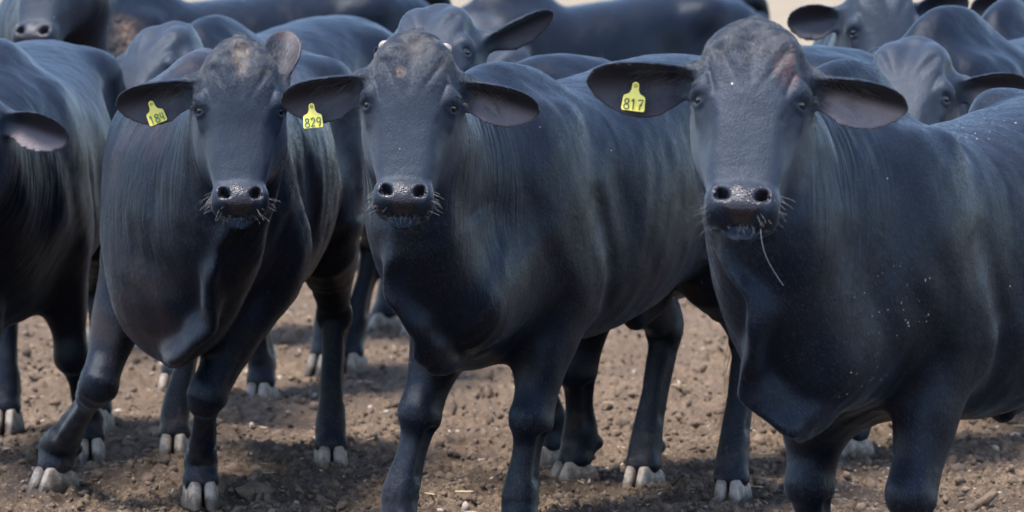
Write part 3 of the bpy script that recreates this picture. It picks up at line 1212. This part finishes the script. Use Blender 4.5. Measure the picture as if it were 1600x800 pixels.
    if coat:
        make_coat(root, V, Q, q, hm, inside, muz, coat, seed, Mh)
    # children --------------------------------------------------------------
    for F_, hy in hooves:
        o = link("hoof", HOOF, root)
        o.location = F_
        o.rotation_euler = (0, 0, hy)
        o.scale = (s * 1.02,) * 3
    for ec, ed in eyes:
        o = link("eye", EYE, root)
        o.location = ec
        o.rotation_euler = Vector(ed).to_track_quat('Z', 'Y').to_euler()
        o.scale = (hs,) * 3
    if horn_buds:
        rg = np.random.default_rng(seed + 50)
        tuft = []
        for i in range(110):
            z0 = rg.uniform(.36, .58)
            p = np.array([-.955, .01, z0]) * s + rg.normal(size=3) * .006
            q_ = np.array([-.955 + rg.normal() * .022, .01 + rg.normal() * .03, z0 - rg.uniform(.12, .24)]) * s
            m_ = (p + q_) / 2 + rg.normal(size=3) * .012
            tuft.append((catmull(np.array([p, m_, q_]), 6), .0014, .0004))
        link("tail_switch", tubes_mesh("tail_switch", tuft, M_HAIR, 3), root)
    if horn_buds:
        for sg in (-1, 1):
            c0 = H(sg * .078, .020, .010)
            dirn = unit(Mh @ np.array([sg * .8, -.5, .15]))

            def hf(P, c0=c0, dirn=dirn):
                return smin(Cap(c0 - dirn * .03 * hs, c0 + dirn * .012 * hs, .021 * hs, .014 * hs)(P), Ell(c0, np.array([.02] * 3) * hs)(P), .01)
            b0, b1 = c0 - .06, c0 + .06
            vv_, qq_ = polygonise(hf, tuple(axis(b0[i], b1[i], .005) for i in range(3)))
            link("horn_bud", mesh_from("horn_bud", vv_, qq_, M_HORN), root)
    if whiskers:
        for fr, pale in zip(ear_fr, ear_pale):
            base, e, mm, ww, Le, We, droop, cup = fr
            rg = np.random.default_rng(int(seed * 10 + pale * 100))
            hairs = []
            lowd = -np.sign((Rm @ ww)[2])
            for i in range(70):
                a0 = rg.uniform(.10, .55)
                u0 = rg.uniform(-.75, .75) * We * .9
                dirw = lowd * rg.uniform(.1, 1.0)
                ln = rg.uniform(.02, .05)
                kp = lambda a_: np.interp(a_, [0, .2, .45, .8, 1], [16, 14, 11, 8, 5]) * cup / hs
                pts = []
                for k in np.linspace(0, 1, 5):
                    a_ = a0 + ln / Le * k * .8
                    u_ = u0 + dirw * ln * .6 * k
                    m_ = kp(a_) * u_ * u_ + .10 * Le * a_ * a_ + th + .006 * math.sin(k * 2.2) - .001
                    pts.append(base + e * Le * a_ + ww * (u_ + droop * a_ * a_ * Le) + mm * m_)
                hairs.append((pts, .00045, .00015))
            link("ear_hair", tubes_mesh("ear_hair", hairs, M_EARHAIR, 3), root)
        lines = []
        rg = np.random.default_rng(seed)
        for i in range(60):
            sg = -1 if i < 30 else 1
            tt = rg.uniform(.455, .522)
            ll = sg * rg.uniform(.035, .075) if tt > .500 else sg * rg.uniform(.068, .080)
            nn = rg.uniform(-.02, .045)
            p = H(ll * 1.0, tt, nn)
            dr = unit(Mh @ np.array([sg * rg.uniform(.3, 1.3) * (.5 if abs(ll) < .06 else 1), rg.uniform(.1, .9), rg.uniform(.2, .9)]))
            ln = rg.uniform(.012, .05)
            dn = np.array([0, 0, -1.])
            pts = [p + dr * ln * k + dn * (ln * .25 * k * k) for k in np.linspace(-.1, 1, 5)]
            lines.append((pts, .00027, .0001))
        chin = []
        for i in range(46):
            p = H(rg.uniform(-.05, .05), rg.uniform(.508, .526), rg.uniform(-.02, .02))
            dr = unit(Mh @ np.array([rg.normal() * .35, .9, rg.uniform(.1, .7)]))
            ln = rg.uniform(.012, .032)
            chin.append(([p + dr * ln * k - np.array([0, 0, ln * .3 * k * k]) for k in np.linspace(-.2, 1, 4)], 0.00022, .0001))
        link("chin_hair", tubes_mesh("chin_hair", chin, M_WHISK, 3), root)
        link("whiskers", tubes_mesh("whiskers", lines[:30], M_WHISK, 3), root)
        link("whiskers", tubes_mesh("whiskers", lines[30:], M_WHISK, 3), root)
        lash = []
        for ec, ed in eyes:
            ub = Mh @ np.array([0, -1., 0])
            sd2 = np.cross(ub, ed)
            for i in range(26):
                a = rg.uniform(-1.2, 1.2)
                p = ec + ed * .024 * hs + (ub * math.cos(a) + sd2 * math.sin(a)) * .022 * hs
                dr = unit(ed * .9 + ub * rg.uniform(-.2, .5) + sd2 * math.sin(a) * .6)
                pts = [p + dr * .02 * k - ub * .006 * k * k for k in np.linspace(-.2, 1, 4)]
                lash.append((pts, .0006, .0002))
        for q_ in (lash[:26], lash[26:]):
            link("eyelashes", tubes_mesh("eyelashes", q_, M_HAIR, 3), root)
    if tag:
        base, e, mm, ww, Le, We, droop, cup = ear_fr[1 if tag['ear'] == 'r' else 0]
        a = tag['along']
        uu = tag.get('across', 0.0)
        kap = np.interp(a, [0, .2, .45, .8, 1], [16, 14, 11, 8, 5]) * cup / hs
        mid_ = kap * uu * uu + .10 * Le * a * a
        p = base + e * Le * a + ww * (uu + droop * a * a * Le) + mm * (mid_ + th + .014)
        if 'px' in tag:
            pw_ = Rm @ p + org
            p = toL(at(*tag['px'], float((pw_ - CAMP) @ FWD) - .012))
        tag_object(root, p, dirL(tag['down']), dirL(tag['normal']), tag['text'], tag.get('size', 1.0), tag['ink'], True)
    info = dict(root=root, H=H, Oh=Oh, Mh=Mh, org=org, Rm=Rm, toL=toL, hs=hs, ears=ear_fr)
    print("COW", name, len(V), "verts; origin", np.round(org, 2), "yaw", round(math.degrees(yaw)))
    return info


# ------------------------------------------------------------------ ground
def vnoise(x, y, seed):
    """smooth value noise on arrays"""
    xi, yi = np.floor(x).astype(np.int64), np.floor(y).astype(np.int64)
    fx, fy = x - xi, y - yi
    fx, fy = fx * fx * (3 - 2 * fx), fy * fy * (3 - 2 * fy)

    def h(a, b):
        n = (a * 374761393 + b * 668265263 + seed * 974634777) & 0xFFFFFFFF
        n = ((n ^ (n >> 13)) * 1274126177) & 0xFFFFFFFF
        return ((n ^ (n >> 16)) & 0xFFFF) / 65535.0
    return (h(xi, yi) * (1 - fx) + h(xi + 1, yi) * fx) * (1 - fy) + (h(xi, yi + 1) * (1 - fx) + h(xi + 1, yi + 1) * fx) * fy


_pr = np.random.default_rng(5)
_py = 11.5 * 2.3 ** _pr.random(420)
PRINTS = [(_pr.uniform(-.13, .13) * y_, y_, _pr.uniform(.045, .075), _pr.uniform(.012, .034)) for y_ in _py]


def ground_height(x, y):
    z = (vnoise(x * 1.1, y * 1.1, 1) - .5) * .05
    z += (vnoise(x * 4, y * 4, 2) - .5) * .035
    b = np.abs(vnoise(x * 11, y * 11, 3) - .5) * 2
    z += (1 - b) * .022 * vnoise(x * 2.3, y * 2.3, 9)
    c = np.abs(vnoise(x * 26, y * 26, 4) - .5) * 2
    z += (1 - c) * .034 * (.3 + vnoise(x * 5, y * 5, 12))
    z += (vnoise(x * 60, y * 60, 5) - .5) * .026 + (vnoise(x * 95, y * 70, 6) - .5) * .010
    if PRINTS is not None and np.size(x) > 1:
        for px_, py_, r_, d_ in PRINTS:
            m_ = (np.abs(x - px_) < r_ * 2.2) & (np.abs(y - py_) < r_ * 2.2)
            if m_.any():
                q_ = np.hypot(x[m_] - px_, y[m_] - py_) / r_
                z[m_] += d_ * (-np.exp(-q_ ** 4) + .55 * np.exp(-((q_ - 1.25) / .3) ** 2))
    fade = np.clip((y - 40) / 40, 0, 1)
    return (z - .03) * (1 - fade) - .02 * fade


def make_ground():
    xs = np.concatenate([np.linspace(-900, -60, 30), np.linspace(-55, -8, 40), np.linspace(-7.5, -3.3, 60), np.arange(-3.2, 3.2, .0115), np.linspace(3.3, 7.5, 60), np.linspace(8, 55, 40), np.linspace(60, 900, 30)])
    ys = np.concatenate([np.linspace(-60, 5, 20), np.linspace(6, 11, 40), np.arange(11.05, 17.5, .014), np.arange(17.5, 28, .03), np.linspace(28.1, 60, 160), np.geomspace(61, 1500, 60)])
    gx, gy = np.meshgrid(xs, ys, indexing='ij')
    gz = ground_height(gx, gy)
    V = np.stack([gx.ravel(), gy.ravel(), gz.ravel()], 1)
    nx, ny = gx.shape
    i = np.arange(nx * ny).reshape(nx, ny)
    Q = np.stack([i[:-1, :-1].ravel(), i[1:, :-1].ravel(), i[1:, 1:].ravel(), i[:-1, 1:].ravel()], 1)
    m, n, l, b = new_mat("dry corral dirt")
    t = NT(n, l)
    co = t.add("ShaderNodeTexCoord").outputs["Object"]
    a = t.noise(co, 1.6, 5, 0.6)
    f = t.noise(co, 34, 6, 0.8)
    col = t.mix(t.ramp(f, 0.36, 0.64), (0.013, 0.0085, 0.0058, 1), (0.140, 0.095, 0.062, 1))
    col = t.mix(t.math('MULTIPLY', t.ramp(a, 0.44, 0.58), 0.75), col, (0.034, 0.0235, 0.0175, 1))
    g = t.noise(co, 75, 3, 0.7)
    col = t.mix(t.math('MULTIPLY', t.ramp(g, 0.58, 0.70), 0.6), col, (0.30, 0.235, 0.17, 1))
    sep = t.add("ShaderNodeSeparateXYZ")
    t.put(sep.inputs[0], co)
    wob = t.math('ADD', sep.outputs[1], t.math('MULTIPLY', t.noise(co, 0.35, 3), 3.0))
    near = t.ramp(wob, 15.5, 19.5)
    col = t.mix(t.math('MULTIPLY', near, 0.30), col, (0.20, 0.138, 0.092, 1))
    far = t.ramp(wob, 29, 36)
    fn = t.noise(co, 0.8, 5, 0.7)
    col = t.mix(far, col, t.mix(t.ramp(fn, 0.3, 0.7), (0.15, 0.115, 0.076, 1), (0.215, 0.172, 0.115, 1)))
    t.put(b.inputs["Base Color"], col)
    b.inputs["Roughness"].default_value = 0.92
    b.inputs["Specular IOR Level"].default_value = 0.25
    bp = t.add("ShaderNodeBump")
    bp.inputs["Distance"].default_value = 1.0
    bp.inputs["Strength"].default_value = 0.8
    t.put(bp.inputs["Height"], t.math('ADD', t.math('MULTIPLY', t.noise(co, 130, 4, 0.7), 0.008), t.math('MULTIPLY', t.noise(co, 45, 4, 0.6), 0.016)))
    t.put(b.inputs["Normal"], bp.outputs[0])
    o = link("ground", mesh_from("ground", V, Q, m))
    o['kind'] = 'structure'
    return o


def scatter(name, count, shape, mat, sizes, ylim=(11.5, 27), label=None):
    """many small lumps as one mesh"""
    SV, SQ = shape
    rg = np.random.default_rng(len(name))
    nv = len(SV)
    # denser near the camera, uniform across the picture
    y = ylim[0] * (ylim[1] / ylim[0]) ** rg.uniform(0, 1, count)
    x = rg.uniform(-.13, .13, count) * y
    z = ground_height(x, y)
    V = np.empty((count, nv, 3))
    for i in range(count):
        sc = rg.uniform(*sizes[:2]) ** 1.0 if rg.random() < .9 else sizes[1] * rg.uniform(1, 1.7)
        A = rg.normal(size=(3, 3))
        A, _ = np.linalg.qr(A)
        d = np.array(sizes[2]) * rg.uniform(.7, 1.3, 3)
        if len(sizes) > 3:
            a = rg.uniform(0, 6.28)
            A = Rz(a) @ np.array([[1, 0, 0], [0, 1, 0], [0, 0, 1.]])
        P = (SV * (1 + .22 * rg.normal(size=(nv, 1))) * d * sc) @ A.T
        V[i] = P + (x[i], y[i], z[i] + sc * sizes[2][2] * .35)
    Q = (SQ[None] + (np.arange(count) * nv)[:, None, None]).reshape(-1, SQ.shape[1])
    o = link(name, mesh_from(name, V.reshape(-1, 3), Q, mat))
    o['kind'] = 'stuff'
    if label:
        o['label'] = label
    return o


def ico(sub):
    import bmesh
    bm = bmesh.new()
    bmesh.ops.create_icosphere(bm, subdivisions=sub, radius=1)
    V = np.array([v.co[:] for v in bm.verts])
    Q = np.array([[v.index for v in f.verts] for f in bm.faces])
    bm.free()
    return V, Q


make_ground()
clod_mat = simple_mat("dirt clod", (0.058, 0.041, 0.031), 0.95, 0.2, (160, 0.004), ((0.15, 0.107, 0.078), 14))
scatter("dirt_clods", 22000, ico(1), clod_mat, (.003, .012, (1.2, 1, .7)))
scatter("large_clods", 520, ico(2), clod_mat, (.010, .026, (1.2, 1, .6)))
scatter("pale_stones", 900, ico(2), simple_mat("pale stone", (0.34, 0.28, 0.23), 0.85, 0.3, None, ((0.2, 0.16, 0.13), 12)), (.004, .010, (1.2, 1, .6)))
box = (np.array([(a, b, c) for a in (-1, 1) for b in (-1, 1) for c in (-1, 1)], float), np.array([(0, 1, 3, 2), (4, 6, 7, 5), (0, 4, 5, 1), (2, 3, 7, 6), (0, 2, 6, 4), (1, 5, 7, 3)]))
scatter("straw_bits", 1600, box, simple_mat("straw", (0.45, 0.36, 0.24), 0.8, 0.3, None, ((0.28, 0.2, 0.14), 6)), (.010, .030, (1, .09, .06), 1))

# ------------------------------------------------------------------ the herd
HERO = dict(res=0.0085, head_res=0.0042, coat=160000)

G = lambda u, v: on_ground(u, v)[:2]

# tag number 817: nearest, on the right
c817 = make_cow("black_bull", "nearest black bull, facing the camera, yellow ear tag 817, pink scar above one eye",
    front=(.885, 12.0), hind=(1.60, 13.0), S=1.0, back=-.05, seed=3, brown=0.15, hump=0.085, neck_up=.06,
    head=dict(eye=(1172, 160, 11.35), yaw=-3, pitch=35, size=1.0, roll=3.5, widths=(1.06, 1.08, 1.08, 1.04), roman=.006),
    feet={'fr': (.735, 12.05, .2), 'fl': (.93, 11.72, .1)},
    ears={'r': dict(e=(-1, .10, -.03), m=(.10, -1, -.45), L=.285, W=.066, droop=-.04), 'l': dict(e=(.93, .20, -.20), m=(-.1, -1, -.45), L=.27, W=.058, pale=1.1)},
    tag=dict(ear='r', along=.52, across=.0, down=(-.10, .15, -1), normal=(-.1, -1, .12), text='817', ink=M_INK, size=.80, px=(993, 136)),
    patches=[(.085, .125, .036, .060, 1.0)], patch_col=(0.085, 0.045, 0.045, 1), hump_x=.63, whiskers=True, belly=.075, sheath_x=-.20, chaff=[((1415, 490, 11.62), (.24, .24, .16)), ((1245, 770, 11.9), (.22, .22, .09)), ((1400, 600, 11.6), (.20, .20, .15)), ((1500, 190, 12.2), (.35, .35, .07))], brisket=((1290, 545, 12.05), (.16, .12, .22)),
    dew_pts=[(1172, 440, 11.42), (1190, 572, 11.5), (1245, 652, 11.62), (1330, 600, 12.05)], dew_amp=1.7, **HERO)

c829 = make_cow("black_bull", "middle black bull facing the camera, pale horn buds on its poll, yellow ear tag 829",
    front=(-.035, 13.85), hind=(.59, 14.92), S=1.0, seed=1, brown=0.12, hump=0.02, neck_up=.04,
    head=dict(eye=(641, 166, 13.1), yaw=-1, pitch=28, size=.97, roll=3, widths=(1.0, 1.03, .97, .97)),
    feet={'fr': (-.325, 13.75, .3), 'fl': (.015, 13.68, .35), 'hl': (*G(1140, 790), .3), 'hr': (*G(1000, 768), .1)},
    ears={'r': dict(e=(-1, .22, -.20), m=(.1, -1, -.45), L=.275, W=.064), 'l': dict(e=(.95, .26, -.28), m=(-.1, -1, -.45), L=.262, W=.058, pale=.7)},
    tag=dict(ear='r', along=.52, across=.0, down=(.10, .15, -1), normal=(-.05, -1, .12), text='829', ink=M_INK_G, size=.78, px=(487, 168)),
    patches=[(-.03, .13, .016, .02, .7), (.01, .03, .05, .05, .35)], horn_buds=True, whiskers=True, brisket=((728, 460, 13.8), (.15, .14, .21)),
    extra=[((748, 345, 13.72), (.12, .12, .12))],
    dew_pts=[(622, 430, 13.2), (655, 510, 13.3), (705, 552, 13.42), (765, 500, 13.9)], **HERO)

c184 = make_cow("black_bull", "brownish black bull stepping forward, tan streak on its poll, yellow ear tag 184",
    front=(-.93, 14.75), hind=(-.76, 15.87), S=1.0, tail_y=.15, knees={'fr': (155, 600, 14.75), 'fl': (325, 615, 14.6)}, seed=2, brown=1.0, hump=0.04, neck_up=.0,
    head=dict(eye=(375, 173, 13.95), yaw=5, pitch=24, size=.97, roll=1, widths=(.94, 1.0, .95, .95), roman=-.004),
    feet={'fr': (*G(78, 770), -.5), 'fl': (*G(316, 793), .3), 'hl': (*G(518, 735), .25), 'hr': (*G(272, 715), .1)},
    ears={'r': dict(e=(-1, .15, -.20), m=(.1, -1, -.45), L=.27, W=.064), 'l': dict(e=(.13, .62, .72), m=(.05, -1, .7), L=.205, W=.052, pale=.12)},
    tag=dict(ear='r', along=.50, across=.0, down=(.35, .15, -1), normal=(.25, -1, .12), text='184', ink=M_INK_G, size=.80, px=(237, 164)),
    patches=[(0, .035, .028, .085, 1.0)], whiskers=True, brisket=((262, 425, 14.5), (.16, .165, .24)),
    dew_pts=[(338, 420, 14.12), (322, 485, 14.2), (280, 545, 14.35), (285, 480, 14.8)], **HERO)

# far-left neighbour, its head out of the picture
make_cow("black_bull", "black bull cut off by the left edge, one drooping ear and its chest showing",
    front=(-1.64, 15.75), hind=(-1.60, 17.0), S=1.0, seed=4, folds=.55, brown=0.1, hump=0.05, res=.012, head_res=.007,
    head=dict(eye=(-72, 225, 15.0), yaw=-14, pitch=18, size=1.0),
    feet={'fl': (*G(140, 722), .2)},
    ears={'l': dict(e=(1, -.05, -.30), m=(-.1, -1, -.15), L=.24, W=.056, pale=.6), 'r': dict(e=(-1, .15, -.1), m=(0, -1, -.2))})

# behind 829: head turned to the left, ear raised
make_cow("black_bull", "bull behind the tag 829 bull, forehead and one raised pointed ear showing",
    front=(.15, 15.35), hind=(1.12, 16.05), S=1.0, seed=5, folds=.55, brown=0.05, hump=0.0, res=.012, head_res=.007,
    head=dict(eye=(668, 84, 15.0), yaw=-18, pitch=54, size=1.06, roll=-4),
    feet={'fr': (*G(845, 735), .1), 'fl': (*G(890, 760), .1), 'hl': (*G(1322, 718), 0)},
    ears={'l': dict(e=(.80, .20, .42), m=(.3, -.8, -.6), L=.26, W=.048), 'r': dict(e=(-.25, .9, -.75), m=(-.8, -.4, 0), L=.15)})

# behind 184: hump and back to the right
make_cow("black_bull", "humped bull behind the tag 184 bull, its lowered head left of that bull's poll",
    front=(-1.09, 18.0), hind=(-.60, 19.15), S=1.02, seed=6, folds=.55, brown=0.05, hump=0.06, res=.013, head_res=.008, back=.02,
    head=dict(eye=(226, 112, 16.9), yaw=-40, pitch=46, size=1.05),
    feet={'fl': (*G(405, 632), .2), 'fr': (*G(270, 617), .0), 'hl': (*G(545, 583), .1)},
    ears={'r': dict(e=(-.72, -.55, -.30), m=(.4, -1, -.2), L=.15, W=.045, pale=1.0), 'l': dict(e=(.7, .5, -.2), m=(0, -1, -.2))})

# big one at the back left
make_cow("black_bull", "tall bull at the back left, dried mud on its side, muzzle in the corner",
    front=(-1.62, 20.3), hind=(-.55, 21.0), S=1.12, seed=7, folds=.55, brown=0.35, hump=0.05, res=.016, head_res=.010, neck_up=.2,
    head=dict(eye=(75, -50, 19.4), yaw=-16, pitch=30, size=1.1),
    mud=(at(175, 85, 20.0), .17))

# far row
make_cow("black_bull", "blurred bull standing side on, its rump just left of tag 817 bull's head",
    front=(.0, 24.6), hind=(1.02, 25.2), S=1.06, seed=8, brown=0.1, hump=0.06, res=.018, head_res=.012,
    head=dict(eye=(760, 120, 24.2), yaw=-70, pitch=50, size=1.0))
make_cow("black_bull", "farthest bull on the left, blurred back at the top edge behind the muddy bull",
    front=(-1.9, 25.0), hind=(-.72, 25.4), S=1.05, seed=9, brown=0.1, hump=0.06, res=.018, head_res=.012,
    head=dict(eye=(120, 120, 24.5), yaw=-70, pitch=50, size=1.0))

# right rear group
make_cow("black_bull", "blurred bull at the back right facing the camera with both ears spread out",
    front=(1.36, 18.2), hind=(1.62, 19.4), S=1.05, seed=10, folds=.55, brown=0.1, hump=0.10, res=.014, head_res=.008, neck_up=.15,
    head=dict(eye=(1385, 50, 17.4), yaw=12, pitch=32, size=1.05),
    ears={'r': dict(e=(-1, .2, -.12), m=(.1, -1, -.2), L=.21, W=.058), 'l': dict(e=(.95, .2, .22), m=(0, -1, -.2), L=.22, W=.058)})
make_cow("black_bull", "bull with lowered head right behind the tag 817 bull's back, one pale ear showing",
    front=(1.46, 16.35), hind=(2.25, 17.3), S=1.05, seed=12, folds=.55, brown=0.15, hump=0.08, res=.012, head_res=.006,
    head=dict(eye=(1412, 152, 15.6), yaw=-14, pitch=46, size=1.16, roll=3),
    feet={'fr': (*G(1452, 692), .1), 'fl': (1.36, 16.2)},
    ears={'l': dict(e=(.96, .2, .0), m=(-.1, -1, -.35), L=.23, W=.060, pale=.9), 'r': dict(e=(-.8, .6, .0), m=(-.3, -1, -.2))})
make_cow("black_bull", "bull near the top right corner, only its rust tinged hump and shoulder showing",
    front=(1.78, 17.6), hind=(2.3, 18.7), S=1.05, seed=13, brown=0.6, hump=0.09, res=.016, head_res=.010,
    head=dict(eye=(1520, 180, 17.0), yaw=-30, pitch=50, size=1.0))
make_cow("black_bull", "bull cut off by the right edge in the top corner, one dark ear showing",
    front=(2.25, 19.3), hind=(2.6, 20.5), S=1.05, seed=14, brown=0.3, hump=0.10, res=.016, head_res=.009, neck_up=.1,
    head=dict(eye=(1650, 30, 18.6), yaw=0, pitch=30, size=1.05),
    ears={'r': dict(e=(-1, .2, -.15), m=(.1, -1, -.2), L=.20, W=.058)})

# slobber thread under the nearest muzzle
if c817:
    pw = [at(1188, 352, 11.2), at(1190, 375, 11.2), at(1196, 398, 11.21), at(1208, 422, 11.23), at(1224, 446, 11.25)]
    link("slobber", tubes_mesh("slobber", [(catmull(np.array([c817['toL'](p) for p in pw]), 16), .0007, .0005)], M_DROOL, 5), c817['root'])
